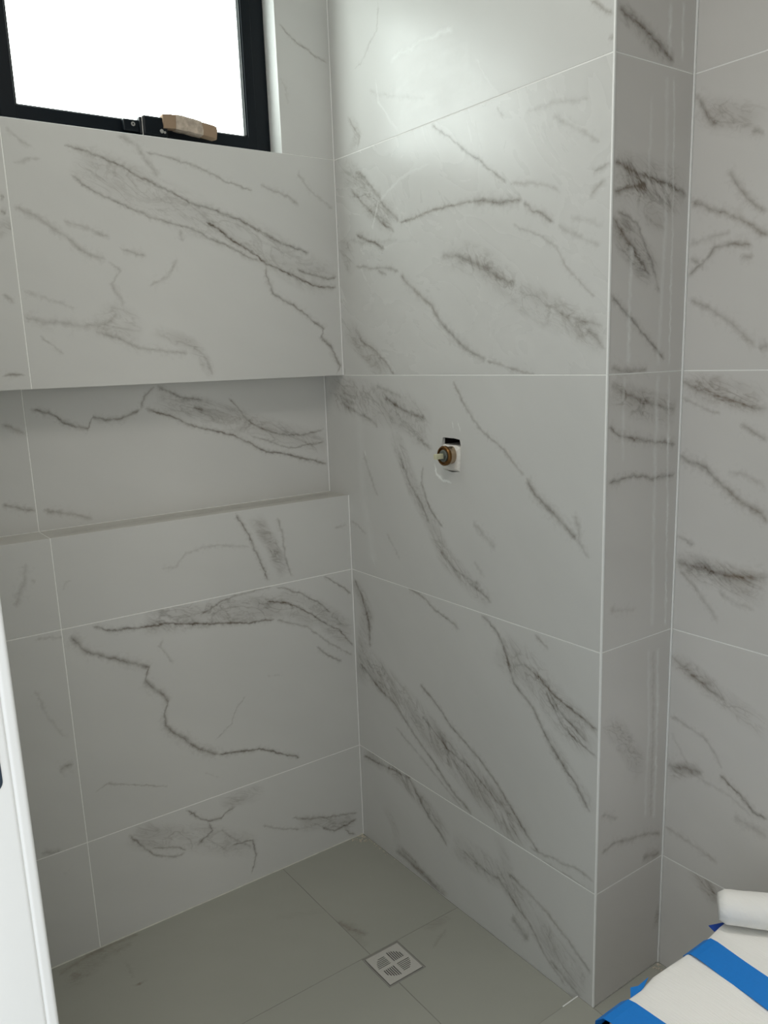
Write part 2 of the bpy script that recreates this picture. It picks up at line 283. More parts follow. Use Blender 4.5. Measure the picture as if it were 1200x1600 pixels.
VEINS = json.loads('''{"W1":[["l",5,0.75,131,554,786,340,[0,70,139,203,263,339,401,474,478,564,644,720,791,836,916,1000],[0,12,12,12,5,5,3,-2,-3,5,9,7,2,-2,0,0]],["l",5,0.6,141,498,627,315,[0,57,114,198,286,385,465,595,599,700,829,921,1000],[0,-15,-18,-17,-19,-18,-13,2,3,-3,0,-4,0]],["l",5,1,473,412,872,253,[0,195,351,457,633,753,874,1000],[0,-14,-21,-30,-30,-28,-23,0]],["b",52,0.5,147,534,869,263,[0,382,522,674,843,1000],[0,-3,4,7,-9,0]],["l",6,0.7,734,299,877,282,[0,394,753,1000],[0,-7,-11,0]],["l",6,0.8,644,314,851,-3,[0,71,205,320,447,646,683,774,875,960,1000],[0,-24,-29,-9,17,49,31,38,35,32,0]],["l",9,0.4,260,593,361,501,[0,349,681,1000],[0,17,7,0]],["l",5,0.55,326,562,623,498,[0,183,304,308,336,525,706,890,1000],[0,6,6,3,7,6,-3,-5,0]],["l",6,0.5,636,516,763,467,[0,224,656,1000],[0,-1,8,0]],["l",6,0.35,783,586,874,465,[0,4,101,411,672,1000],[0,-23,-37,-37,-21,0]],["l",9,0.5,6,412,211,299,[0,206,370,546,710,857,1000],[0,6,4,-1,-9,-7,0]],["l",8,0.4,211,299,239,185,[0,243,429,833,1000],[0,21,-13,2,0]],["l",8,0.4,112,385,226,353,[0,547,1000],[0,3,0]],["l",7,0.5,239,333,313,317,[0,602,1000],[0,-5,0]],["l",10,0.4,-2,165,228,180,[0,223,359,595,852,1000],[0,-12,-17,-30,-24,0]],["b",44,0.55,146,147,281,102,[0,367,698,1000],[0,32,28,0]],["l",7,0.45,159,132,402,74,[0,237,427,553,740,1000],[0,-1,-13,-14,-6,0]],["b",20,0.5,303,136,466,9,[0,253,520,724,1000],[0,22,33,27,0]],["l",6,0.4,408,96,464,14,[0,400,1000],[0,13,0]],["l",5,0.35,29,129,87,76,[0,512,1000],[0,-2,0]],["l",9,0.4,403,389,407,352,[0,1000],[0,0]],["l",7,0.4,394,318,303,240,[0,470,1000],[0,15,0]],["l",6,0.35,9,581,72,538,[0,659,1000],[0,-6,0]],["l",6,0.35,17,505,87,518,[0,579,1000],[0,5,0]],["l",8,0.25,1,228,131,184,[0,489,1000],[0,0,0]]],"W1L":[["l",6,0.7,308,430,318,428,[0,1000],[0,0]],["l",6,0.8,304,402,318,396,[0,1000],[0,0]],["b",40,0.5,293,380,316,342,[0,1000],[0,0]],["l",6,0.4,282,219,313,195,[0,1000],[0,0]],["l",5,0.7,259,32,316,34,[0,388,1000],[0,3,0]]],"W0R":[["l",4,0.6,10,325,162,249,[0,128,303,561,734,1000],[0,-7,-12,-6,-7,0]],["l",7,0.2,6,197,26,121,[0,506,1000],[0,7,0]]],"N1":[["l",6,0.85,12,311,297,295,[0,158,289,497,539,660,808,1000],[0,-8,-33,-51,-22,-30,-27,0]],["l",5,0.7,293,290,341,356,[0,476,1000],[0,11,0]],["l",5,0.95,304,298,877,82,[0,122,235,332,447,557,632,757,871,1000],[0,0,-7,-4,2,-8,-15,-4,0,0]],["l",5,0.65,550,315,872,198,[0,105,184,322,486,648,833,1000],[0,-18,-39,-55,-59,-54,-31,0]],["b",38,0.65,334,326,881,147,[0,369,649,1000],[0,0,-8,0]],["l",6,0.6,341,356,481,309,[0,492,1000],[0,-11,0]],["l",8,0.6,441,294,478,274,[0,1000],[0,0]],["l",4,0.5,612,199,876,158,[0,494,1000],[0,-29,0]],["l",7,0.6,12,54,141,11,[0,404,1000],[0,6,0]]],"NL":[["l",7,0.6,242,84,326,54,[0,521,1000],[0,-3,0]],["l",7,0.6,267,284,325,248,[0,1000],[0,0]]],"W2":[["l",5,0.85,497,231,590,14,[0,267,499,869,873,1000],[0,6,6,2,-3,0]],["l",5,0.5,628,203,685,18,[0,346,637,971,1000],[0,-3,-19,-21,0]],["b",24,0.8,551,219,642,21,[0,498,1000],[0,11,0]],["l",7,0.3,268,113,544,126,[0,142,274,480,754,1000],[0,-9,24,30,19,0]],["l",6,0.35,816,142,875,145,[0,1000],[0,0]],["l",5,0.25,14,96,47,124,[0,637,1000],[0,11,0]]],"W2L":[["l",10,0.4,265,188,226,74,[0,367,650,1000],[0,4,1,0]],["l",6,0.4,267,142,282,132,[0,1000],[0,0]]],"W3":[["l",9,0.85,20,585,396,125,[0,51,114,219,321,391,417,476,538,584,605,656,748,877,1000],[0,-8,-12,18,42,58,25,25,29,20,-10,-34,-31,-26,0]],["l",4.5,1,386,129,658,28,[0,245,459,745,1000],[0,10,23,11,0]],["l",5,0.95,73,594,601,496,[0,102,228,375,549,694,844,1000],[0,-14,-10,-2,-6,-7,-7,0]],["b",44,0.75,202,579,874,377,[0,202,405,626,796,1000],[0,24,55,82,62,0]],["l",4,0.8,573,556,873,345,[0,195,435,558,783,1000],[0,26,31,23,24,0]],["l",4,0.7,608,598,796,474,[0,356,703,1000],[0,12,12,0]],["l",4,0.8,774,597,876,520,[0,546,1000],[0,1,0]],["l",5,0.7,732,379,828,302,[0,540,1000],[0,-3,0]],["l",4.5,0.6,364,557,597,596,[0,310,611,1000],[0,16,14,0]],["l",5,0.5,601,496,871,313,[0,355,670,1000],[0,19,4,0]],["l",6,0.35,263,524,282,433,[0,263,581,1000],[0,-22,-12,0]],["l",3.5,0.4,490,287,380,174,[0,287,573,1000],[0,-2,16,0]],["l",3.5,0.45,28,134,236,80,[0,181,519,1000],[0,25,12,0]],["l",5,0.2,333,92,390,54,[0,1000],[0,0]],["l",5,0.15,546,331,632,312,[0,1000],[0,0]]],"W3L":[["l",10,0.6,273,225,319,236,[0,1000],[0,0]],["l",7,0.25,243,465,306,306,[0,514,1000],[0,-9,0]],["l",7,0.5,202,16,264,-3,[0,1000],[0,0]],["l",6,0.3,254,589,351,566,[0,676,1000],[0,8,0]]],"W4":[["l",5,0.8,276,317,433,268,[0,278,480,722,850,1000],[0,-27,-39,-32,-8,0]],["l",6,0.75,339,257,302,188,[0,334,745,1000],[0,25,4,0]],["l",5,0.7,107,303,268,181,[0,253,512,816,1000],[0,-15,-30,-22,0]],["l",4,0.6,164,240,269,184,[0,740,1000],[0,11,0]],["l",5,0.4,377,216,474,112,[0,327,1000],[0,-5,0]],["l",5,0.75,402,152,462,23,[0,304,671,1000],[0,61,47,0]],["b",42,0.6,108,308,484,108,[0,367,721,1000],[0,7,8,0]],["b",26,0.5,373,301,530,286,[0,524,1000],[0,-1,0]],["l",5,0.5,506,176,643,111,[0,607,1000],[0,-6,0]],["l",5,0.6,611,162,865,80,[0,280,602,1000],[0,-9,-3,0]],["l",5,0.7,713,89,859,63,[0,392,725,1000],[0,-23,-14,0]],["l",5,0.7,803,47,852,4,[0,493,1000],[0,-6,0]],["b",28,0.7,622,142,858,49,[0,390,1000],[0,0,0]]],"W4L":[["l",8,0.1,248,254,291,274,[0,1000],[0,0]]],"M0":[["l",5,0.35,238,332,112,205,[0,311,438,854,1000],[0,41,33,23,0]],["l",6,0.5,80,100,78,2,[0,355,670,953,1000],[0,22,55,42,0]],["b",22,0.5,92,97,84,1,[0,546,1000],[0,36,0]],["l",6,0.6,926,111,991,63,[0,638,1000],[0,0,0]],["l",5,0.5,972,26,992,26,[0,1000],[0,0]],["l",8,0.25,176,136,427,57,[0,385,1000],[0,-5,0]],["h",10,1.0,281,176,529,177,[0,146,343,499,683,791,1000],[0,9,3,13,5,7,0]],["h",34,0.5,292,101,586,110,[0,408,1000],[0,20,0]],["h",40,0.5,310,52,633,46,[0,504,1000],[0,-8,0]],["h",6,0.5,216,155,308,5,[0,282,1000],[0,-22,0]],["h",5,0.5,602,98,679,0,[0,677,1000],[0,-7,0]]],"M1":[["l",5,0.8,297,390,646,389,[0,234,402,587,788,1000],[0,2,10,11,9,0]],["l",9,0.95,580,399,753,376,[0,381,657,1000],[0,-2,-6,0]],["l",6.5,0.85,749,375,848,314,[0,293,619,1000],[0,-7,0,0]],["l",9,0.35,848,314,974,250,[0,461,1000],[0,-3,0]],["l",5,0.75,439,595,704,416,[0,210,441,655,954,1000],[0,4,1,3,1,0]],["l",7,0.4,704,416,864,369,[0,421,770,1000],[0,10,10,0]],["l",5,0.4,715,331,964,151,[0,327,488,607,784,1000],[0,23,26,11,4,0]],["l",8,0.75,296,266,633,31,[0,117,284,397,531,696,848,1000],[0,-7,-2,-2,-16,-18,-15,0]],["l",5,0.55,625,33,798,0,[0,285,655,1000],[0,2,-3,0]],["l",9,0.55,462,290,730,199,[0,252,414,542,795,1000],[0,16,15,12,2,0]],["b",38,0.65,489,290,985,65,[0,161,330,501,692,850,1000],[0,20,17,0,1,8,0]],["l",8,0.6,934,100,986,46,[0,587,1000],[0,3,0]],["l",6,0.35,812,157,984,98,[0,421,1000],[0,-10,0]],["b",42,0.75,34,582,286,387,[0,560,1000],[0,-10,0]],["l",6,0.6,116,548,302,390,[0,336,650,1000],[0,6,-3,0]],["l",6,0.6,77,511,285,369,[0,399,718,1000],[0,-7,-9,0]],["l",7,0.9,92,388,234,332,[0,411,723,1000],[0,0,3,0]],["l",9,0.3,55,380,294,350,[0,355,1000],[0,-12,0]],["l",6,0.55,86,302,296,269,[0,450,766,1000],[0,-1,6,0]],["l",6,0.6,191,279,241,266,[0,1000],[0,0]],["b",28,0.75,12,405,72,280,[0,579,1000],[0,5,0]],["b",36,0.7,23,143,232,4,[0,419,1000],[0,-7,0]],["l",6,0.6,84,107,265,-2,[0,547,1000],[0,12,0]],["l",8,0.5,985,377,938,345,[0,489,1000],[0,-6,0]],["l",9,0.3,884,319,979,287,[0,526,1000],[0,5,0]],["l",8,0.35,829,527,969,443,[0,372,727,1000],[0,1,3,0]],["l",5,0.5,671,587,701,544,[0,282,1000],[0,-6,0]],["l",8,0.3,752,549,937,532,[0,409,1000],[0,7,0]],["l",7,0.5,993,407,946,376,[0,791,1000],[0,-13,0]],["h",6,0.4,175,390,431,512,[0,198,564,1000],[0,43,41,0]]],"M2":[["l",6,0.55,614,586,872,368,[0,192,348,480,673,825,1000],[0,-14,-22,-21,-6,-4,0]],["l",10,0.75,872,368,1034,239,[0,242,496,742,1000],[0,-13,-7,-1,0]],["l",10,0.4,1019,308,1069,203,[0,371,591,1000],[0,-4,-16,0]],["l",8,0.65,315,538,503,484,[0,482,1000],[0,-8,0]],["l",8,0.55,88,519,286,452,[0,451,754,1000],[0,1,6,0]],["b",56,0.75,25,583,527,445,[0,140,434,765,1000],[0,-17,-1,18,0]],["l",8,0.4,270,571,405,540,[0,1000],[0,0]],["b",30,0.65,345,452,754,30,[0,128,297,485,656,792,1000],[0,-15,-40,-48,-64,-47,0]],["l",6,0.5,376,393,508,201,[0,370,755,1000],[0,-10,3,0]],["l",6,0.65,483,362,570,197,[0,236,613,1000],[0,-30,-29,0]],["l",7,0.4,548,140,710,67,[0,459,1000],[0,-15,0]],["l",12,0.35,681,238,773,176,[0,455,1000],[0,-3,0]],["l",9,0.3,683,135,728,93,[0,1000],[0,0]],["l",7,0.6,664,70,754,33,[0,687,1000],[0,5,0]],["l",8,0.35,195,380,268,248,[0,562,1000],[0,-2,0]],["l",8,0.25,304,149,371,75,[0,1000],[0,0]],["l",7,0.3,99,156,203,119,[0,479,1000],[0,11,0]],["l",8,0.5,455,438,531,405,[0,1000],[0,0]],["h",7,1.3,533,373,605,326,[0,287,686,1000],[0,-21,-16,0]],["h",3,0.7,610,487,617,460,[0,1000],[0,0]],["h",3,0.7,630,489,641,456,[0,1000],[0,0]],["h",5,0.6,208,385,207,363,[0,1000],[0,0]],["h",4,0.4,217,80,242,32,[0,1000],[0,0]],["h",30,0.18,184,570,236,42,[0,588,1000],[0,-28,0]]],"M3":[["l",8,0.8,9,574,84,356,[0,279,678,1000],[0,24,28,0]],["b",40,0.6,16,575,23,219,[0,273,698,1000],[0,58,18,0]],["l",6,0.7,286,601,517,533,[0,303,540,1000],[0,8,1,0]],["l",7,0.75,599,597,974,202,[0,102,201,365,497,618,746,857,1000],[0,22,18,-17,3,-7,-6,2,0]],["l",6,0.6,787,593,841,566,[0,1000],[0,0]],["l",7,0.75,332,322,816,15,[0,148,285,461,577,699,860,1000],[0,9,5,19,25,21,4,0]],["l",7,0.7,18,294,562,5,[0,200,330,509,671,835,1000],[0,5,20,5,2,-11,0]],["l",5,0.5,336,225,667,87,[0,368,633,1000],[0,-11,9,0]],["l",7,0.35,203,141,515,6,[0,575,1000],[0,3,0]],["b",54,0.85,31,323,777,21,[0,310,566,792,1000],[0,7,1,5,0]],["l",6,0.85,794,492,990,414,[0,356,701,1000],[0,-9,-4,0]],["l",5,0.6,824,463,992,346,[0,450,752,1000],[0,-26,-14,0]],["l",6,0.5,749,507,964,372,[0,303,589,1000],[0,19,-6,0]],["b",52,0.75,656,530,986,371,[0,333,660,1000],[0,20,-3,0]],["b",22,0.5,825,358,990,205,[0,445,1000],[0,-1,0]],["l",6,0.5,777,16,989,31,[0,537,761,1000],[0,4,11,0]],["l",6,0.5,816,-1,990,-4,[0,636,1000],[0,4,0]]],"M4":[["b",30,0.7,17,306,462,199,[0,329,753,1000],[0,47,35,0]],["l",7,0.65,16,292,453,177,[0,370,532,767,1000],[0,65,89,32,0]],["l",12,0.9,243,317,281,321,[0,1000],[0,0]],["b",46,0.65,462,199,985,47,[0,200,406,585,793,1000],[0,30,70,31,18,0]],["l",7,0.5,512,200,908,15,[0,180,329,482,630,794,1000],[0,17,54,46,38,11,0]],["l",7,0.55,694,227,990,102,[0,431,697,1000],[0,21,14,0]],["l",12,0.6,179,32,440,-3,[0,516,1000],[0,10,0]],["b",18,0.7,181,59,449,8,[0,508,1000],[0,-10,0]],["l",14,0.7,708,105,778,62,[0,1000],[0,0]],["l",9,0.55,844,60,957,16,[0,1000],[0,0]],["b",30,0.4,666,323,650,180,[0,493,1000],[0,36,0]],["b",24,0.3,125,165,200,42,[0,519,1000],[0,23,0]]],"P0":[["l",9,0.8,3,78,185,8,[0,324,645,1000],[0,6,7,0]],["b",22,0.6,-3,83,184,12,[0,425,1000],[0,-3,0]],["h",8,0.6,165,120,166,13,[0,1000],[0,0]],["h",8,0.6,207,128,209,13,[0,1000],[0,0]]],"P1":[["b",48,1.0,3,388,239,366,[0,367,1000],[0,-5,0]],["l",8,0.7,0,408,246,361,[0,313,701,1000],[0,-2,8,0]],["l",8,0.8,4,347,113,376,[0,474,1000],[0,5,0]],["l",8,0.8,4,306,135,197,[0,345,640,1000],[0,-2,-5,0]],["l",6,0.6,11,320,165,160,[0,295,598,1000],[0,35,24,0]],["b",36,1.0,6,319,148,190,[0,417,1000],[0,-8,0]],["l",6,0.85,3,161,190,24,[0,339,677,1000],[0,-1,0,0]],["l",9,0.7,5,12,133,5,[0,422,1000],[0,-4,0]],["b",34,0.6,67,352,216,335,[0,520,1000],[0,-28,0]],["h",10,0.44,162,585,165,9,[0,491,1000],[0,10,0]],["h",5,0.6,186,589,204,8,[0,490,1000],[0,3,0]],["h",9,0.6,65,260,65,12,[0,1000],[0,0]],["h",7,0.36,116,544,114,370,[0,1000],[0,0]]],"P2":[["b",34,0.9,7,571,238,502,[0,408,1000],[0,-8,0]],["l",9,0.6,3,582,237,515,[0,416,1000],[0,-8,0]],["l",7,0.9,4,499,242,438,[0,171,588,1000],[0,-16,-11,0]],["l",7,0.8,8,377,247,371,[0,152,358,633,1000],[0,1,9,-5,0]],["l",9,0.3,18,96,121,75,[0,1000],[0,0]],["l",9,0.6,0,607,146,610,[0,656,1000],[0,-2,0]],["h",10,0.5,165,599,178,17,[0,485,1000],[0,-3,0]],["h",7,0.7,205,597,228,11,[0,489,1000],[0,0,0]],["h",8,0.36,53,599,55,412,[0,1000],[0,0]]],"P3":[["b",30,0.65,14,438,156,246,[0,394,810,1000],[0,15,13,0]],["l",9,0.4,9,204,76,168,[0,1000],[0,0]],["l",8,0.55,12,101,246,64,[0,216,701,1000],[0,16,13,0]],["l",14,0.7,167,26,245,9,[0,1000],[0,0]],["h",9,0.4,167,573,176,129,[0,493,1000],[0,7,0]],["h",8,0.6,202,565,213,115,[0,489,1000],[0,3,0]],["l",7,0.25,185,569,198,121,[0,490,1000],[0,4,0]]],"P4":[["b",14,0.9,231,99,253,176,[0,1000],[0,0]],["b",26,0.35,1,351,165,361,[0,489,1000],[0,10,0]]],"A1":[["l",9,0.6,0,564,68,488,[0,257,673,1000],[0,1,-11,0]],["b",34,0.6,5,534,169,469,[0,409,1000],[0,-3,0]],["l",10,0.4,130,467,170,448,[0,1000],[0,0]],["l",8,0.6,85,403,184,303,[0,635,1000],[0,-13,0]],["l",8,0.7,1,352,187,254,[0,501,778,1000],[0,10,9,0]],["l",8,0.7,0,197,156,247,[0,311,505,795,1000],[0,15,33,15,0]],["l",8,0.5,2,239,41,201,[0,738,1000],[0,13,0]],["l",10,0.35,1,262,109,278,[0,455,1000],[0,2,0]],["l",9,0.5,7,153,174,42,[0,485,816,1000],[0,12,8,0]],["l",9,0.5,121,226,158,225,[0,1000],[0,0]],["l",12,0.5,174,42,201,49,[0,1000],[0,0]]],"A2":[["l",9,0.6,-4,579,210,521,[0,388,718,1000],[0,-9,-7,0]],["b",34,0.7,-3,567,209,532,[0,410,1000],[0,8,0]],["l",6,0.4,-2,543,106,509,[0,676,1000],[0,-4,0]],["l",10,0.75,-5,413,226,286,[0,285,509,719,889,1000],[0,14,5,0,8,0]],["l",8,0.5,141,491,214,458,[0,604,1000],[0,-1,0]],["l",10,0.3,113,385,221,356,[0,460,1000],[0,11,0]],["l",7,0.5,-2,231,58,210,[0,1000],[0,0]],["l",14,0.75,1,165,233,175,[0,337,614,1000],[0,-6,-18,0]],["b",34,0.75,1,165,236,135,[0,610,1000],[0,2,0]],["l",8,0.4,12,149,124,41,[0,429,1000],[0,5,0]],["l",9,0.35,110,116,209,92,[0,477,1000],[0,-4,0]]],"A3":[["l",9,0.55,2,534,152,466,[0,439,1000],[0,-8,0]],["b",26,0.6,2,534,257,427,[0,247,631,1000],[0,-2,-3,0]],["l",7,0.4,3,382,153,296,[0,555,812,1000],[0,30,15,0]],["l",12,0.6,-1,247,106,271,[0,634,1000],[0,2,0]],["b",20,0.6,0,212,105,281,[0,390,1000],[0,10,0]],["l",6,0.95,139,285,271,223,[0,416,739,1000],[0,-3,-13,0]],["l",8,0.25,5,343,232,210,[0,406,756,1000],[0,-40,-3,0]],["l",9,0.35,0,85,157,57,[0,547,1000],[0,1,0]],["l",14,0.35,178,194,273,183,[0,1000],[0,0]]],"A4":[["b",30,0.7,79,324,168,252,[0,535,1000],[0,8,0]],["l",9,0.5,120,316,153,273,[0,1000],[0,0]]],"F1":[["b",24,0.45,233,438,390,469,[0,472,1000],[0,22,0]],["l",8,0.25,357,399,354,312,[0,1000],[0,0]],["l",10,0.8,361,295,360,282,[0,1000],[0,0]],["l",16,0.35,295,449,404,458,[0,303,1000],[0,-6,0]],["l",14,0.4,223,446,240,403,[0,1000],[0,0]],["b",14,0.25,751,299,918,218,[0,1000],[0,0]],["l",14,0.45,196,452,429,479,[0,200,588,1000],[0,11,15,0]],["b",30,0.5,194,382,320,445,[0,503,1000],[0,9,0]]],"F2":[["b",18,0.4,-2,188,32,59,[0,427,1000],[0,-8,0]],["b",16,0.6,27,148,11,27,[0,702,1000],[0,-11,0]],["l",12,0.5,-2,171,40,69,[0,540,1000],[0,-5,0]]],"F3":[["b",20,0.5,157,488,277,442,[0,432,1000],[0,-34,0]],["l",8,0.35,141,366,230,410,[0,1000],[0,0]]],"F4":[["b",14,0.2,569,461,629,440,[0,1000],[0,0]]]}''')

WALL_BASE = (.66, .655, .635)
FLOOR_BASE = (.41, .41, .36)
def marble(key, base=WALL_BASE, rough=.16, angle=0.5, tint=1.0, smear=.10, seed=None):
    mt, nt, b = new_mat('marble_tile_glaze')
    nt.nodes.remove(nt.nodes['Principled BSDF'])
    b = nt.nodes.new('ShaderNodeBsdfPrincipled')
    nt.links.new(b.outputs[0], nt.nodes['Material Output'].inputs['Surface'])
    wp = nt.nodes.new('ShaderNodeGroup'); wp.node_tree = G_WARP
    wp.inputs['Seed'].default_value = seed if seed is not None else (sum(map(ord, key)) % 37) * 1.7
    wp.inputs['Amount'].default_value = 1.0
    fin = nt.nodes.new('ShaderNodeGroup'); fin.node_tree = G_FIN
    tot = {'l': None, 'b': None, 'h': None}
    for kind, w, s, ax, ay, bx, by, ss, ts in VEINS.get(key, ()):
        A = Vector((ax, ay, 0)) / 1000; Bv = Vector((bx, by, 0)) / 1000
        d = Bv - A; L = d.length; d /= L
        fr = nt.nodes.new('ShaderNodeGroup'); fr.node_tree = G_FRAME
        nt.links.new(wp.outputs['Vector'], fr.inputs['Vector'])
        fr.inputs['A'].default_value = A; fr.inputs['D'].default_value = d; fr.inputs['InvLen'].default_value = 1 / L
        tmin, tmax = min(ts), max(ts); rng = max(tmax - tmin, 1)
        fc = nt.nodes.new('ShaderNodeFloatCurve')
        cv = fc.mapping.curves[0]
        pts = [(a / 1000, (t - tmin) / rng) for a, t in zip(ss, ts)]
        while len(cv.points) < len(pts): cv.points.new(.5, .5)
        for p, q in zip(cv.points, pts):
            p.location = q; p.handle_type = 'VECTOR'
        fc.mapping.update()
        nt.links.new(fr.outputs['S'], fc.inputs['Value'])
        pr = nt.nodes.new('ShaderNodeGroup'); pr.node_tree = G_PROF
        nt.links.new(fr.outputs['S'], pr.inputs['S']); nt.links.new(fr.outputs['T'], pr.inputs['T'])
        nt.links.new(fc.outputs[0], pr.inputs['Curve'])
        pr.inputs['Min'].default_value = tmin / 1000; pr.inputs['Range'].default_value = rng / 1000
        pr.inputs['Width'].default_value = w * WMUL[kind] / 1000; pr.inputs['Strength'].default_value = s
        pr.inputs['Fade'].default_value = max(L / .014, 4) if kind != 'b' else max(L / .05, 3)
        out = pr.outputs[{'l': 'Line', 'b': 'Band', 'h': 'Haze'}[kind]]
        tot[kind] = out if tot[kind] is None else math_node(nt, 'MAXIMUM', tot[kind], out)
    for k, nme in (('l', 'Line'), ('b', 'Band'), ('h', 'Haze')):
        if tot[k] is not None: nt.links.new(tot[k], fin.inputs[nme])
        else: fin.inputs[nme].default_value = 0
    fin.inputs['Rough'].default_value = rough; fin.inputs['Tint'].default_value = tint
    fin.inputs['Angle'].default_value = angle; fin.inputs['Smear'].default_value = smear
    fin.inputs['Base'].default_value = base
    nt.links.new(wp.outputs['NoiseVec'], fin.inputs['NoiseVec'])
    nt.links.new(fin.outputs['Color'], b.inputs['Base Color']); nt.links.new(fin.outputs['Roughness'], b.inputs['Roughness'])
    return mt
WMUL = {'l': .95, 'b': 1.0, 'h': .9}

# ------------------------------------------------------------------ mesh helpers
def link(name, bm, mat, parent=None, smooth=False):
    me = bpy.data.meshes.new(name)
    bmesh.ops.recalc_face_normals(bm, faces=bm.faces)
    bm.to_mesh(me); bm.free()
    if smooth:
        for p in me.polygons: p.use_smooth = True
    me.materials.append(mat)
    o = bpy.data.objects.new(name, me); COL.objects.link(o)
    if parent: o.parent = parent
    return o

def structure(o, label=None):
    o['kind'] = 'structure'
    if label: o['label'] = label
    return o

def thing(name, label, cat, loc=(0, 0, 0), rot=(0, 0, 0), group=None):
    o = bpy.data.objects.new(name, None); COL.objects.link(o)
    o.location = loc; o.rotation_euler = rot; o.empty_display_size = .05
    o['label'] = label; o['category'] = cat
    if group: o['group'] = group
    return o

def add_box(bm, x0, x1, y0, y1, z0, z1, bev=0, seg=2):
    r = bmesh.ops.create_cube(bm, size=1)
    vs = r['verts']
    for v in vs:
        v.co = Vector((x0 + (v.co.x + .5) * (x1 - x0), y0 + (v.co.y + .5) * (y1 - y0), z0 + (v.co.z + .5) * (z1 - z0)))
    if bev:
        es = list({e for v in vs for e in v.link_edges})
        bmesh.ops.bevel(bm, geom=es, offset=bev, segments=seg, affect='EDGES', profile=.5)
    return vs

def add_tube(bm, p0, p1, r0, r1=None, n=24, cap=True):
    p0, p1 = Vector(p0), Vector(p1); r1 = r0 if r1 is None else r1
    ax = (p1 - p0).normalized()
    a = ax.orthogonal().normalized(); b = ax.cross(a)
    rings = []
    for p, r in ((p0, r0), (p1, r1)):
        rings.append([bm.verts.new(p + (a * math.cos(t) + b * math.sin(t)) * r) for t in (2 * math.pi * i / n for i in range(n))])
    for i in range(n):
        j = (i + 1) % n
        bm.faces.new((rings[0][i], rings[0][j], rings[1][j], rings[1][i]))
    if cap:
        bm.faces.new(rings[0][::-1]); bm.faces.new(rings[1])

def add_lathe(bm, prof, origin, axis, n=32, closed=False):
    """prof: list of (distance along axis, radius)"""
    ax = Vector(axis).normalized(); a = ax.orthogonal().normalized(); b = ax.cross(a)
    rings = []
    for h, r in prof:
        rings.append([bm.verts.new(Vector(origin) + ax * h + (a * math.cos(t) + b * math.sin(t)) * r) for t in (2 * math.pi * i / n for i in range(n))])
    for k in range(len(rings) - 1):
        for i in range(n):
            j = (i + 1) % n
            bm.faces.new((rings[k][i], rings[k][j], rings[k + 1][j], rings[k + 1][i]))
    if closed:
        for i in range(n):
            j = (i + 1) % n
            bm.faces.new((rings[-1][i], rings[-1][j], rings[0][j], rings[0][i]))
    else:
        bm.faces.new(rings[0][::-1]); bm.faces.new(rings[-1])

def add_plate(bm, loops, z0, z1):
    """flat plate with holes: loops[0] outline, the others holes (2-D points)"""
    def ring(pts, z):
        vs = [bm.verts.new((x, y, z)) for x, y in pts]
        return vs, [bm.edges.new((vs[i], vs[(i + 1) % len(vs)])) for i in range(len(vs))]
    allr = []
    for z in (z1, z0):
        es = []; rs = []
        for lp in loops:
            vs, e = ring(lp, z); es += e; rs.append(vs)
        bmesh.ops.triangle_fill(bm, use_beauty=False, use_dissolve=False, edges=es)
        allr.append(rs)
    for a, b in zip(*allr):
        n = len(a)
        for i in range(n):
            j = (i + 1) % n
            try: bm.faces.new((a[i], a[j], b[j], b[i]))
            except ValueError: pass

GAP = .0013          # half a joint
TH = .0007           # how far the tile face stands proud of the joint
PLANES = {           # origin, u axis, v axis, normal
    'window': (Vector((0, 0, 0)), Vector((1, 0, 0)), Vector((0, 0, 1))),
    'niche': (Vector((0, .11, 0)), Vector((1, 0, 0)), Vector((0, 0, 1))),
    'mixer': (Vector((0, 0, 0)), Vector((0, -1, 0)), Vector((0, 0, 1))),
    'pier': (Vector((0, -.994, 0)), Vector((1, 0, 0)), Vector((0, 0, 1))),
    'alcove': (Vector((.2517, 0, 0)), Vector((0, -1, 0)), Vector((0, 0, 1))),
    'floor': (Vector((0, 0, -.016)), Vector((1, 0, 0)), Vector((0, 1, 0))),
    'outer': (Vector((0, 0, 0)), Vector((1, 0, 0)), Vector((0, 1, 0))),
    'ledge': (Vector((0, 0, 1.145)), Vector((1, 0, 0)), Vector((0, 1, 0))),
}
def plane_matrix(plane, u, v):
    o, U, V = PLANES[plane]
    N = U.cross(V); p = o + U * u + V * v
    return Matrix(((U.x, V.x, N.x, p.x), (U.y, V.y, N.y, p.y), (U.z, V.z, N.z, p.z), (0, 0, 0, 1)))

def tile(plane, u0, v0, u1, v1, mat, parent, gaps=(1, 1, 1, 1), outline=None, holes=(), th=None, name='tile'):
    """one tile; gaps says which sides (left, bottom, right, top) have a joint"""
    th = TH if th is None else th
    bm = bmesh.new()
    l, b_, r, t = (GAP * k for k in gaps)
    w, h = u1 - u0, v1 - v0
    if outline or holes:
        if not outline: outline = [(l, b_), (w - r, b_), (w - r, h - t), (l, h - t)]
        add_plate(bm, [outline, *holes], -th, 0)
    else:
        c = .0005
        prof = [((l, b_, w - r, h - t), -th), ((l, b_, w - r, h - t), -c), ((l + c, b_ + c, w - r - c, h - t - c), 0)]
        rings = []
        for (x0, y0, x1, y1), z in prof:
            rings.append([bm.verts.new(p) for p in ((x0, y0, z), (x1, y0, z), (x1, y1, z), (x0, y1, z))])
        for k in range(2):
            for i in range(4):
                j = (i + 1) % 4
                bm.faces.new((rings[k][i], rings[k][j], rings[k + 1][j], rings[k + 1][i]))
        bm.faces.new(rings[0][::-1]); bm.faces.new(rings[2])
    o = link(name, bm, mat, parent)
    o.matrix_world = plane_matrix(plane, u0, v0)
    return o

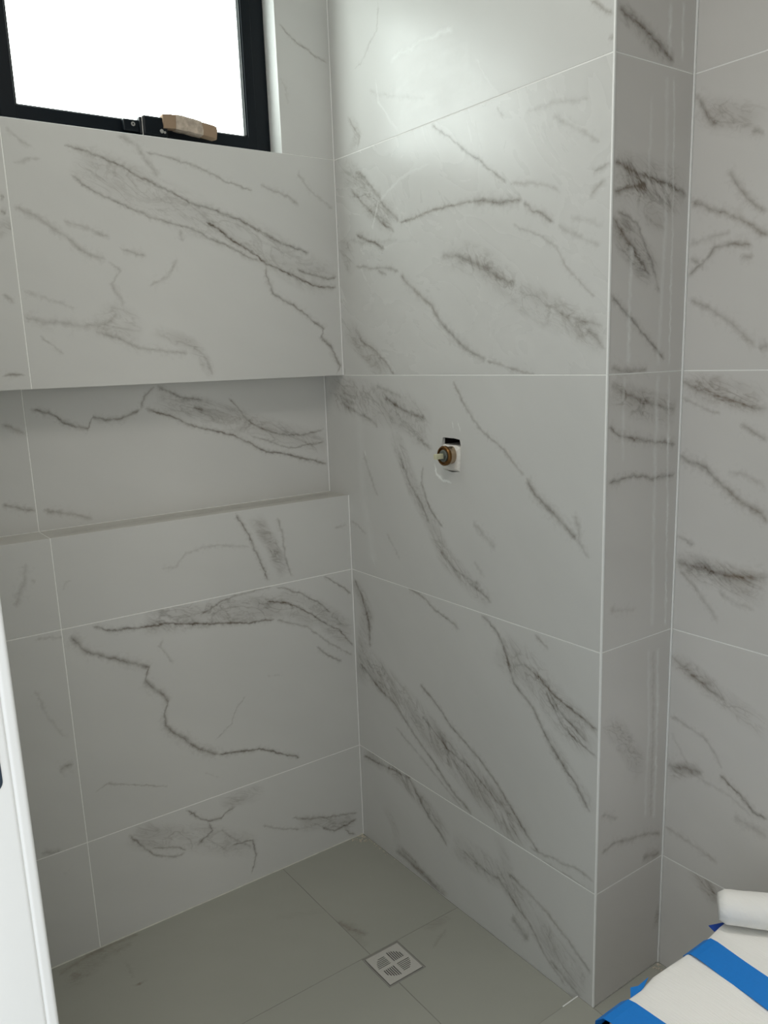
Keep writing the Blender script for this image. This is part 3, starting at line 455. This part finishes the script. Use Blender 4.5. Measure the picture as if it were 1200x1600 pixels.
L0, L1, L2, L3, ZC = .3084, .9084, 1.5084, 2.1084, 2.7
FZ = -.016; PY = -.994; FX = .2517; LX = -1.205; NY = .11; LEDGE = 1.145
WX0, WX1, WZ1 = -.90, -.167, 2.62

# ------------------------------------------------------------------ shell
bm = bmesh.new()
B_ = lambda *a: add_box(bm, *a)
T = TH
B_(LX, 0, T, .26, -.10, LEDGE - T)
B_(LX, 0, NY + T, .26, LEDGE - T, L2)
B_(LX, 0, T, .26, L2 + .0005, L3 - .0005)
B_(LX, WX0, T, .26, L3 - .0005, ZC)
B_(WX1 + T, 0, T, .26, L3 - .0005, ZC)
B_(WX0, WX1 + T, T, .26, WZ1, ZC)
wall_back = structure(link('wall_back', bm, GROUT), 'marble tiled wall with the window above and a long recessed niche')
mb = lambda k, **kw: marble(k, **{'angle': .42, 'rough': .20, 'smear': .03, **kw})
W = wall_back
tile('window', LX, L2, -.88, L3, mb('W1L'), W)
tile('window', -.88, L2, 0, L3, mb('W1'), W, (1, 0, 1, 0))
tile('window', WX1, L3, 0, ZC, mb('W0R'), W, (0, 1, 1, 0))
tile('window', LX, L3, WX0, ZC, mb('W0L'), W, (0, 1, 0, 0))
tile('window', WX0, WZ1, WX1, ZC, mb('W0T'), W, (0, 0, 0, 0))
tile('niche', LX, LEDGE, -.88, L2, mb('NL'), W)
tile('niche', -.88, LEDGE, 0, L2, mb('N1'), W, (1, 1, 1, 0))
tile('window', LX, L1, -.88, LEDGE, mb('W2L'), W, (1, 1, 1, 0))
tile('window', -.88, L1, 0, LEDGE, mb('W2'), W, (1, 1, 1, 0))
tile('window', LX, L0, -.88, L1, mb('W3L'), W)
tile('window', -.88, L0, 0, L1, mb('W3'), W)
tile('window', LX, FZ, -.88, L0, mb('W4L'), W)
tile('window', -.88, FZ, 0, L0, mb('W4'), W)
led = lambda k: marble(k, base=(.56, .545, .505), rough=.28, angle=.0, smear=.05)
VEINS['LG'] = [['b', 30, .55, 0, 50, 880, 60, [0, 500, 1000], [0, 6, 0]], ['l', 5, .35, 100, 30, 870, 45, [0, 500, 1000], [0, 8, 0]], ['l', 4, .3, 300, 85, 860, 70, [0, 500, 1000], [0, 8, 0]]]
tile('ledge', LX, T, -.88, NY, led('LL'), W, (1, 0, 1, 1), name='ledge_tile')
tile('ledge', -.88, T, 0, NY, led('LG'), W, (1, 0, 1, 1), name='ledge_tile')
# window reveal, tiled, and its sill
bm = bmesh.new(); add_box(bm, WX1, WX1 + T - .0002, T + .0004, .06, L3, WZ1)
o = link('reveal_tile', bm, plain('reveal_glaze', (.74, .745, .73), .3, noise_amt=.03, nscale=8), W)
bm = bmesh.new(); add_box(bm, WX0, WX1, .0005, .06, L3 - .0005, L3)
link('sill_tile', bm, marble('SILL'), W)

# mixer wall: the pier block between the shower and the alcove, with the cavity of the valve
HY0, HY1, HZ0, HZ1 = -.534, -.458, 1.262, 1.350
bm = bmesh.new()
X0, X1 = T, FX + .15
yb = PY + T
add_box(bm, X0, X1, HY1, .26, -.10, ZC)
add_box(bm, X0, X1, yb, HY0, -.10, ZC)
add_box(bm, X0, X1, HY0, HY1, -.10, HZ0)
add_box(bm, X0, X1, HY0, HY1, HZ1, ZC)
add_box(bm, .09, X1, HY0, HY1, HZ0, HZ1)
wall_mixer = structure(link('wall_side', bm, GROUT), 'marble tiled wall that carries the shower valve and ends in a square pier')
Wm = wall_mixer
ms = dict(angle=.75, rough=.15, smear=.05)
tile('mixer', 0, L3, .994, ZC, marble('M0', **{**ms, 'smear': .07, 'rough': .28}), Wm)
tile('mixer', 0, L2, .994, L3, marble('M1', **{**ms, 'smear': .02, 'rough': .27, 'angle': .55}), Wm)
hole = [(-HY1 + .11 + a, b - L1) for a, b in ((.004, 1.349), (.030, 1.352), (.071, 1.3475), (.0745, 1.334), (.073, 1.300), (.071, 1.266), (.040, 1.2625), (.012, 1.266), (.003, 1.300), (.0, 1.335))]
tile('mixer', -.11, L1, .994, L2, marble('M2', **ms), Wm, holes=[hole])
tile('mixer', 0, L0, .994, L1, marble('M3', **ms), Wm)
tile('mixer', 0, FZ, .994, L0, marble('M4', **ms), Wm)
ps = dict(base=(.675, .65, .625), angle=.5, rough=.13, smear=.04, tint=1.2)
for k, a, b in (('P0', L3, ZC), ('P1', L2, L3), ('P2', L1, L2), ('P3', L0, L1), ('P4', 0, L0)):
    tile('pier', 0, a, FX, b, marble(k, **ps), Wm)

# alcove wall on the right
bm = bmesh.new()
add_box(bm, FX + T, FX + .14, -2.30, PY + T - .0004, -.10, ZC)
wall_right = structure(link('wall_right', bm, GROUT), 'marble tiled wall of the alcove behind the wrapped bundle')
for k, a, b in (('A0', L3, ZC), ('A1', L2, L3), ('A2', L1, L2), ('A3', L0, L1), ('A4', 0, L0)):
    tile('alcove', .994, a, 2.194, b, marble(k, base=(.675, .655, .63), angle=.45, rough=.22, smear=.03, tint=1.4), wall_right)

# left wall with the doorway, front wall, ceiling
DY0, DY1, DZ = -2.16, -1.222, 2.08
bm = bmesh.new()
add_box(bm, LX - .13, LX - .001, DY1 + .03, .26, -.10, ZC)
add_box(bm, LX - .13, LX - .001, -2.42, DY0 - .03, -.10, ZC)
add_box(bm, LX - .13, LX - .001, DY0 - .03, DY1 + .03, DZ + .03, ZC)
structure(link('wall_left', bm, PLASTER), 'plastered wall with the doorway')
bm = bmesh.new(); add_box(bm, LX, FX + .14, -2.42, -2.301, -.10, ZC)
structure(link('wall_front', bm, PLASTER), 'plastered wall opposite the window')
bm = bmesh.new(); add_box(bm, LX - .13, FX + .15, -2.42, .26, ZC + .001, ZC + .12)
structure(link('ceiling', bm, PLASTER), 'white plastered ceiling')

# floor
bm = bmesh.new()
DX0, DX1, DYa, DYb = -.338, -.222, -.618, -.494
add_box(bm, LX, DX0, -.946, 0, -.10, FZ - T)
add_box(bm, DX1, 0, -.946, 0, -.10, FZ - T)
add_box(bm, DX0, DX1, DYb, 0, -.10, FZ - T)
add_box(bm, DX0, DX1, -.946, DYa, -.10, FZ - T)
add_box(bm, LX - .14, 0, -2.30, -.946, -.10, -T)
add_box(bm, 0, FX, -2.30, PY, -.10, -T)
floor = structure(link('floor', bm, GROUT_FLOOR), 'grey porcelain tiled floor, the shower set one step lower')
fl = lambda k, **kw: marble(k, base=FLOOR_BASE, rough=.42, angle=.6, smear=.12, tint=1.6, **kw)
tile('floor', LX + .005, -.49, -.31, 0, fl('F1'), floor)
tile('floor', -.31, -.49, 0, 0, fl('F2'), floor)
g = GAP
def poly(pts, k, plane='floor'):
    u0 = min(p[0] for p in pts); v0 = min(p[1] for p in pts)
    tile(plane, u0, v0, max(p[0] for p in pts), max(p[1] for p in pts), fl(k), floor, outline=[(x - u0, y - v0) for x, y in pts])
poly([(DX1 + g, -.49 - g), (DX1 + g, DYa - g), (-.31 + g, DYa - g), (-.31 + g, -.946 + g), (-g, -.946 + g), (-g, -.49 - g)], 'F3')
poly([(LX + .005, -.49 - g), (DX0 - g, -.49 - g), (DX0 - g, DYa - g), (-.31 - g, DYa - g), (-.31 - g, -.946 + g), (LX + .005, -.946 + g)], 'F4')
tile('outer', -.62, -1.55, 0, -.946, fl('O1'), floor)
tile('outer', 0, -1.55, FX, PY, fl('O2'), floor)
tile('outer', LX - .14, -1.55, -.62, -.946, fl('O3'), floor)
tile('outer', -.62, -2.15, FX, -1.55, fl('O4'), floor)
tile('outer', LX - .14, -2.15, -.62, -1.55, fl('O5'), floor)

# corner beads and sealant
def trim(name, label, boxes, mat=SILICONE):
    bm = bmesh.new()
    for b in boxes: add_box(bm, *b, bev=.0006, seg=1)
    return structure(link(name, bm, mat), label)
e = .0004
trim('trim_1', 'white bead along the outer edge of the pier', [(-.0012, .0034, PY - .0012, PY + .0034, .0005, ZC)])
trim('trim_2', 'white sealant where the pier meets the alcove wall', [(FX - .0045, FX - e, PY - .0045, PY - e, .0005, ZC)])
trim('trim_3', 'white sealant in the corner of the shower', [(-.0040, -e, -.0030, -e, FZ, LEDGE), (-.0036, -e, NY - .0030, NY - e, LEDGE, L2 - .0003), (-.0036, -e, -.0030, -e, L2, ZC)])
trim('trim_4', 'thin sealant line along the foot of the window wall', [(LX, -.003, -.0030, -e, FZ + .0001, FZ + .0036)], plain('old_sealant', (.78, .77, .70), .7, noise_amt=.2))
trim('trim_5', 'pale edge strip on the window reveal', [(WX1 - .0012, WX1 + .0008, -.0008, .0004, L3, WZ1)])
trim('trim_6', 'white edge of the raised floor at the shower step', [(-.055, -.001, -.9475, -.9445, FZ - .001, .0008)])

# ------------------------------------------------------------------ window
win = bpy.data.objects.new('window_1', None); COL.objects.link(win)
win.location = (0, 0, 0); structure(win, 'black framed frosted window high in the wall')
def frame_bars(bm, x0, x1, z0, z1, wl, wr, wb, wt, y0, y1, bev=.0015):
    add_box(bm, x0, x0 + wl, y0, y1, z0, z1, bev)
    add_box(bm, x1 - wr, x1, y0, y1, z0, z1, bev)
    add_box(bm, x0 + wl - .0005, x1 - wr + .0005, y0, y1, z0, z0 + wb, bev)
    add_box(bm, x0 + wl - .0005, x1 - wr + .0005, y0, y1, z1 - wt, z1, bev)
fx0, fx1, fz0 = -.8995, -.1725, 2.0885
bm = bmesh.new(); frame_bars(bm, fx0, fx1 + .004, fz0 + .0205, WZ1 - .001, .036, .0405, .011, .036, .0605, .14)
link('frame', bm, BLACK, win)
bm = bmesh.new(); frame_bars(bm, fx0 + .037, fx1 - .0375, 2.1206, WZ1 - .038, .0345, .028, .0325, .0345, .054, .10)
sash = link('sash', bm, BLACK, win)
bm = bmesh.new(); frame_bars(bm, -.8275, -.2385, 2.1535, WZ1 - .073, .0045, .0065, .003, .0045, .060, .092, .0008)
link('glazing_bead', bm, RUBBER, sash)
bm = bmesh.new(); add_box(bm, -.2425, -.2405, .0590, .0606, 2.158, WZ1 - .08)  # pale strip paints a shine along the gasket
link('gasket_glint', bm, plain('gasket_shine', (.5, .55, .56), .25, noise_amt=.02), sash)
bm = bmesh.new(); add_box(bm, -.824, -.2445, .068, .074, 2.1555, WZ1 - .0765)
pane = link('pane', bm, FROST, win); pane['label'] = 'frosted glass pane'

# winder of the window, wrapped for the building works
wd = thing('window_winder', 'black window winder wrapped in taped cardboard on the bottom of the window frame', 'window winder', (-.555, .048, 2.140))
bm = bmesh.new(); add_box(bm, -.030, .012, -.010, .004, -.016, .012, .003)
link('bracket', bm, BLACK, wd)
bm = bmesh.new(); add_tube(bm, (-.006, -.011, .001), (-.006, -.0085, .001), .0052, .0052, 16)
link('screw', bm, STEEL, wd)
bm = bmesh.new(); add_tube(bm, (-.006, -.0118, .001), (-.006, -.0108, .001), .0020, .0020, 8)
link('screw_recess', bm, RUBBER, wd)
bm = bmesh.new(); add_box(bm, .008, .020, -.016, .005, -.022, .020, .004); add_box(bm, .0165, .080, -.020, .003, -.022, .024, .005)
link('winder_body', bm, BLACK, wd)
bm = bmesh.new(); add_box(bm, .0145, .0165, -.0165, .0055, -.0225, .0205, .0006)
link('seam', bm, STEEL, wd)
bm = bmesh.new(); add_tube(bm, (.062, -.0225, -.010), (.062, -.019, -.010), .0048, .0048, 16)
link('pin', bm, STEEL, wd)
bm = bmesh.new(); add_tube(bm, (.070, -.0225, -.012), (.070, -.019, -.012), .003, .003, 12)
link('pin', bm, STEEL, wd)
# cardboard sleeve: an irregular folded tube along x
def sleeve(bm, stations, thick=.0015):
    rings = []
    for x, yc, zc, hy, hz, tw in stations:
        ring = []
        for i in range(12):
            t = 2 * math.pi * (i + .5) / 12
            cy, cz = math.cos(t), math.sin(t)
            k = 1 / max(abs(cy), abs(cz)) ** .75
            y, z = cy * k * hy, cz * k * hz
            ring.append(bm.verts.new((x + .0018 * math.sin(3 * t + x * 60), yc + y * math.cos(tw) - z * math.sin(tw), zc + y * math.sin(tw) + z * math.cos(tw))))
        rings.append(ring)
    for k in range(len(rings) - 1):
        for i in range(12):
            j = (i + 1) % 12
            bm.faces.new((rings[k][i], rings[k][j], rings[k + 1][j], rings[k + 1][i]))
    bm.faces.new(rings[0][::-1]); bm.faces.new(rings[-1])
ST = [(.068, -.012, .0145, .013, .0175, .05), (.085, -.012, .016, .0135, .0180, .02), (.105, -.013, .0155, .014, .0172, 0), (.130, -.0155, .0125, .014, .0168, -.05), (.155, -.018, .0085, .014, .0165, -.05), (.180, -.020, .005, .0135, .0168, -.08), (.200, -.022, .0015, .0125, .0170, -.1), (.207, -.0222, .0012, .011, .0145, -.1)]
bm = bmesh.new(); sleeve(bm, ST)
card = link('cardboard_wrap', bm, CARD, wd); card['label'] = 'brown cardboard sleeve'
bm = bmesh.new(); sleeve(bm, [(x, y, z, hy + .0012, hz + .0012, t) for x, y, z, hy, hz, t in [(.100, -.0128, .0157, .0138, .0176, 0), (.115, -.0142, .0143, .0142, .0180, -.02), (.130, -.0155, .0125, .014, .0168, -.05), (.146, -.0168, .0100, .0146, .0174, -.05), (.168, -.0190, .0067, .0138, .0167, -.06)]])
link('packing_tape', bm, CLEAR, card)

# ------------------------------------------------------------------ shower valve in its hole
sv = thing('shower_valve', 'bare brass shower valve sticking out of a rough hole in the marble wall', 'shower valve', (.008, -.499, 1.307))
bm = bmesh.new(); add_lathe(bm, [(-.085, .021), (-.005, .021), (-.004, .0225), (.026, .0225), (.027, .0235), (.030, .0235)], (0, 0, 0), (-1, 0, 0))
link('valve_body', bm, BRASS, sv, True)
bm = bmesh.new(); add_lathe(bm, [(.029, .0150), (.029, .0240), (.031, .0254), (.037, .0254), (.0395, .0235), (.0395, .0205), (.036, .0185), (.036, .0150)], (0, 0, 0), (-1, 0, 0), 32, True)
link('retaining_ring', bm, BRONZE, sv)
bm = bmesh.new(); add_lathe(bm, [(.028, .0155), (.039, .0155), (.0405, .0140), (.0405, .0115), (.043, .011), (.043, .0090)], (0, 0, 0), (-1, 0, 0))
ca = link('cartridge', bm, DARKPL, sv)
bm = bmesh.new()
add_box(bm, -.066, -.041, -.0058, .0058, -.0066, .0066, .0018)
link('spindle', bm, IVORY, ca)
bm = bmesh.new(); add_box(bm, -.046, -.041, -.0125, -.0095, -.003, .003, .0006); add_box(bm, -.046, -.041, .0095, .0125, -.003, .003, .0006)
link('stop_lug', bm, DARKPL, ca)
# mortar round the body fills the lower part of the hole
bm = bmesh.new()
pts = [(-.0355, -.0405), (.031, -.0405), (.0345, .0), (.033, .022), (.012, .026), (-.008, .0245), (-.022, .0255), (-.0345, .0265)]
pts = [(-y, z) for y, z in pts]
out = [(-y, z) for y, z in pts]
base_v = [bm.verts.new((.0015, y, z)) for y, z in pts]; back_v = [bm.verts.new((.086, y, z)) for y, z in pts]
mid = [bm.verts.new((-.004 - .003 * random.random(), y * .80, z * .78 - .003)) for y, z in pts]
n = len(pts)
for i in range(n):
    j = (i + 1) % n
    bm.faces.new((base_v[i], base_v[j], back_v[j], back_v[i])); bm.faces.new((mid[i], mid[j], base_v[j], base_v[i]))
bm.faces.new(mid[::-1]); bm.faces.new(back_v)
o = link('mortar', bm, MORTAR, Wm); o.location = (0, -.497, 1.306)
bm = bmesh.new(); add_box(bm, .086, .0895, HY0 + .0005, HY1 - .0005, HZ0 + .0005, HZ1 - .0005)  # near-black sheets paint the shade inside the hole
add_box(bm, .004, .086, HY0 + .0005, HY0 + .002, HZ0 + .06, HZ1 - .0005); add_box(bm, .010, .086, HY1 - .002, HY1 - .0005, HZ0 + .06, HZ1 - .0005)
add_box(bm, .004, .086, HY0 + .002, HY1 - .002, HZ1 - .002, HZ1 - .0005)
link('cavity_shade', bm, VOID, Wm)

# ------------------------------------------------------------------ drain
dr = thing('floor_drain', 'small square slotted drain let into the shower floor', 'floor drain', ((DX0 + DX1) / 2, (DYa + DYb) / 2, FZ))
hx, hy = (DX1 - DX0) / 2, (DYb - DYa) / 2
bm = bmesh.new()
sq = lambda a, b: [(-a, -b), (a, -b), (a, b), (-a, b)]
add_plate(bm, [sq(hx - .0005, hy - .0005), sq(hx - .004, hy - .004)], -.014, -.0008)
link('drain_rim', bm, plain('rim_metal', (.36, .35, .32), .5, .2, noise_amt=.08), dr)
slots = []
R, ARM = .0450, .0056
for sx, sy, along_y in ((1, 1, True), (-1, 1, False), (-1, -1, True), (1, -1, False)):
    for k in range(6):
        c = ARM + .0015 + k * .0058
        far = math.sqrt(R * R - c * c)
        if far < ARM + .006: continue
        r_ = [(c - .0015, ARM), (c + .0015, ARM), (c + .0015, far - .0008), (c, far), (c - .0015, far - .0008)]
        if not along_y: r_ = [(y, x) for x, y in r_]
        slots.append([(x * sx, y * sy) for x, y in r_])
bm = bmesh.new()
add_plate(bm, [sq(hx - .0055, hy - .0055), *slots], -.0012, .0008)
link('grate', bm, DRAINM, dr)
bm = bmesh.new(); add_box(bm, -hx + .004, hx - .004, -hy + .004, hy - .004, -.05, -.018)
link('waste_cup', bm, WATERP, dr)

# ------------------------------------------------------------------ door frame at the left edge
door = bpy.data.objects.new('door_1', None); COL.objects.link(door); structure(door, 'white painted door frame')
JX = LX - .004          # room side edge of the jamb
bm = bmesh.new()
def extrude_poly(bm, pts, z0, z1):
    a = [bm.verts.new((x, y, z0)) for x, y in pts]; b = [bm.verts.new((x, y, z1)) for x, y in pts]
    n = len(pts)
    for i in range(n):
        j = (i + 1) % n
        bm.faces.new((a[i], a[j], b[j], b[i]))
    bm.faces.new(a[::-1]); bm.faces.new(b)
def rounded(x0, x1, y0, y1, r, corners='all', n=6):
    pts = []
    for cx, cy, a0 in ((x1 - r, y1 - r, 0), (x0 + r, y1 - r, 90), (x0 + r, y0 + r, 180), (x1 - r, y0 + r, 270)):
        for i in range(n + 1):
            t = math.radians(a0 + 90 * i / n); pts.append((cx + r * math.cos(t), cy + r * math.sin(t)))
    return pts
DE = DY1
extrude_poly(bm, rounded(JX - .0135, JX, DE, DE + .05, .0045), 0, DZ + .05)
link('architrave', bm, PAINT, door)
bm = bmesh.new(); extrude_poly(bm, rounded(JX - .145, JX - .0128, DE + .0004, DE + .04, .0035), 0, DZ)
jm = link('jamb', bm, PAINT, door)
bm = bmesh.new(); extrude_poly(bm, rounded(JX - .145, JX, DY0 - .04, DY0, .004), 0, DZ)
link('jamb', bm, PAINT, door)
bm = bmesh.new(); add_box(bm, JX - .145, JX, DY0 - .03, DE + .03, DZ, DZ + .03, .003)
link('head', bm, PAINT, door)
bm = bmesh.new(); 
pl = rounded(-.026, .0, -.040, .040, .0125, n=8)
a = [bm.verts.new((x, 0, z)) for x, z in pl]; b = [bm.verts.new((x, -.0018, z)) for x, z in pl]
for i in range(len(pl)):
    j = (i + 1) % len(pl); bm.faces.new((a[i], a[j], b[j], b[i]))
bm.faces.new(a[::-1]); bm.faces.new(b)
sp = link('strike_plate', bm, plain('dark_plate', (.05, .07, .10), .35, .6, noise_amt=.1), door)
sp.location = (JX - .0225, DE + .0013, 1.163); sp['label'] = 'dark rounded strike plate'

# ------------------------------------------------------------------ foam wrapped fixture
wf = thing('wrapped_fixture', 'fixture wrapped in white foam sheet and blue tape in the alcove beside the pier', 'wrapped fixture', (0, 0, 0))
TOPZ = .40; BX1, BX0 = .236, -.42; SY1, SY0 = -1.300, -1.665
def outline_d(off=0.0, n=14):
    """plan of the fixture: square at the wall, rounded at the nose"""
    pts = [(BX1 + off, SY0 - off), (BX1 + off, SY1 + off)]
    for i in range(11):
        x = BX1 - .03 - i * .045; pts.append((x, SY1 + off + (0, .003, .008, .010, .009, .004, .002, .003, .005, .007, -.001)[i]))
    cx, cy, ry, rx = BX0 + .16, (SY0 + SY1) / 2, (SY1 - SY0) / 2 + off, .16 + off
    for i in range(n):
        t = math.pi / 2 + math.pi * (i + .5) / n
        pts.append((cx + rx * math.copysign(abs(math.cos(t)) ** .7, math.cos(t)), cy + ry * math.copysign(abs(math.sin(t)) ** .7, math.sin(t))))
    for i in range(10, -1, -1):
        pts.append((BX1 - .03 - i * .045, SY0 - off + .005 * math.sin(i * 1.7)))
    return pts
bm = bmesh.new()
cx, cy = -.08, (SY0 + SY1) / 2
prof = [(0.002, .97), (.05, .955), (.20, .97), (.30, .985), (.355, 1.0), (.380, .998), (.393, .982), (.3990, .955), (TOPZ, .90), (TOPZ + .002, .7), (TOPZ + .003, .4), (TOPZ + .003, .1)]
ol = outline_d()
rings = []
for z, s in prof:
    ring = []
    for x, y in ol:
        px, py = cx + (x - cx) * s, cy + (y - cy) * s
        if s > .9:      # keep an even margin instead of a pure scale
            d = (1 - s) * .2
            vx, vy = x - cx, y - cy; l = math.hypot(vx, vy)
            px, py = x - (.0 if x > BX1 - .001 else d * (vx / l)), y - d * (1 if vy > 0 else -1)
        nz = noise.noise((px * 9, py * 14, z * 9)); nz2 = noise.noise((px * 30 + 4, py * 30, z * 24))
        k = .0026 * nz + .0010 * nz2
        if s < .96: ring.append(bm.verts.new((px, py, z + k)))
        else: ring.append(bm.verts.new((min(px + k * .5, BX1), py + k * (1 if y > cy else -1), z)))
    rings.append(ring)
n = len(ol)
for k in range(len(rings) - 1):
    for i in range(n):
        j = (i + 1) % n; bm.faces.new((rings[k][i], rings[k][j], rings[k + 1][j], rings[k + 1][i]))
bm.faces.new(rings[0][::-1]); bm.faces.new(rings[-1])
link('foam_sheet', bm, FOAM, wf, True)

def top_z(x, y):
    """height of the sheet near its upper face"""
    e_ = min(SY1 - y, y - SY0)
    z = TOPZ + .0035
    if e_ < .016: z -= .018 * (1 - max(e_, 0) / .016) ** 2
    return z
def tape_band(x_at_l, x_at_r, width, name='tape_strip', down=.20):
    """a strip laid over the bundle from its left side to its right side, following the sheet"""
    bm = bmesh.new(); path = []
    ys = [SY1 + .009] * 3
    for z in (TOPZ - down, TOPZ - .10, TOPZ - .03): path.append((SY1 + .0075, z))
    for i in range(25):
        t = i / 24; y = SY1 + .0055 + (SY0 - .0055 - SY1 - .0055) * t
        z = top_z(0, y) + .0026 + .0005 * math.sin(t * 19)
        path.append((y, z))
    for z in (TOPZ - .03, TOPZ - .10, TOPZ - down): path.append((SY0 - .0095, z))
    row = []
    for k, (y, z) in enumerate(path):
        t = (y - SY1) / (SY0 - SY1); x = x_at_l + (x_at_r - x_at_l) * t
        row.append((bm.verts.new((x - width / 2, y, z)), bm.verts.new((x + width / 2, y, z)), bm.verts.new((x + width / 2, y, z - .0012)), bm.verts.new((x - width / 2, y, z - .0012))))
    for a, b in zip(row, row[1:]):
        for i in range(4):
            j = (i + 1) % 4; bm.faces.new((a[i], a[j], b[j], b[i]))
    bm.faces.new(row[0]); bm.faces.new(row[-1][::-1])
    return link(name, bm, TAPE, wf)
tape_band(-.064, -.100, .069)
tape_band(-.322, -.300, .070)
def flap(pts, th=.0012, name='tape_tail', mat=TAPE):
    bm = bmesh.new()
    nrm = (Vector(pts[1]) - Vector(pts[0])).cross(Vector(pts[2]) - Vector(pts[0])).normalized() * th
    a = [bm.verts.new(p) for p in pts]; b = [bm.verts.new(Vector(p) + nrm) for p in pts]
    n = len(pts)
    for i in range(n):
        j = (i + 1) % n; bm.faces.new((a[i], a[j], b[j], b[i]))
    bm.faces.new(a[::-1]); bm.faces.new(b)
    return link(name, bm, mat, wf)
flap([(-.239, -1.2785, .380), (-.225, -1.2855, .381), (-.1915, -1.283, .380), (-.233, -1.300, .383), (-.2587, -1.311, .385), (-.2835, -1.3145, .380)])
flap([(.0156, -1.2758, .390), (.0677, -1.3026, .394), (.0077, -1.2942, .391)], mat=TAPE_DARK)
# rolled end of the sheet lying across the back
bm = bmesh.new()
P0_ = Vector((.030, -1.288, .436)); P1_ = Vector((.170, -1.46, .440))
ax = (P1_ - P0_).normalized(); sd = ax.cross(Vector((0, 0, 1))).normalized(); upv = sd.cross(ax)
rings = []
ns = 18
for k in range(ns + 1):
    t = k / ns
    endk = 1.0
    if k == 0: endk = .78
    if k == ns: endk = .8
    ring = []
    for i in range(20):
        a_ = 2 * math.pi * i / 20
        r = .036 * endk * (1 + .05 * math.sin(2 * a_ + t * 4) + .04 * noise.noise((t * 9, math.cos(a_) * 2, math.sin(a_) * 2)))
        p = P0_ + (P1_ - P0_) * (t if 0 < k < ns else (t + (-.004 if k == 0 else .004))) + sd * r * math.cos(a_) * 1.05 + upv * r * math.sin(a_) * .95
        ring.append(bm.verts.new(p))
    rings.append(ring)
for k in range(ns):
    for i in range(20):
        j = (i + 1) % 20; bm.faces.new((rings[k][i], rings[k][j], rings[k + 1][j], rings[k + 1][i]))
bm.faces.new(rings[0][::-1]); bm.faces.new(rings[-1])
fr_ = link('foam_roll', bm, FOAM, wf, True)

# ------------------------------------------------------------------ crumbs of dry mortar on the floor
bm = bmesh.new()
def crumb(x, y, z, s):
    r = bmesh.ops.create_icosphere(bm, subdivisions=1, radius=s)
    for v in r['verts']:
        v.co = Vector((x, y, z + s * .55)) + Vector((v.co.x * random.uniform(.7, 1.5), v.co.y * random.uniform(.7, 1.4), v.co.z * random.uniform(.4, .8)))
for _ in range(46):
    crumb(-.006 - abs(random.gauss(0, .022)), -.006 - abs(random.gauss(0, .022)), FZ, random.uniform(.0010, .0030))
for _ in range(26):
    crumb(-.005 - abs(random.gauss(0, .006)), -.11 + random.gauss(0, .05), FZ, random.uniform(.0009, .0024))
for _ in range(22):
    crumb(FX - .006 - abs(random.gauss(0, .016)), PY - .006 - abs(random.gauss(0, .012)), 0, random.uniform(.0008, .003))
for _ in range(10):
    crumb(random.uniform(-.25, -.02), random.uniform(-.6, -.1), FZ, random.uniform(.0004, .0010))
cr = link('mortar_crumbs', bm, plain('crumb_mortar', (.66, .60, .50), .95, noise_amt=.25, nscale=300))
cr['kind'] = 'stuff'; cr['label'] = 'crumbs of dry mortar in the floor corners'; cr['category'] = 'mortar crumbs'
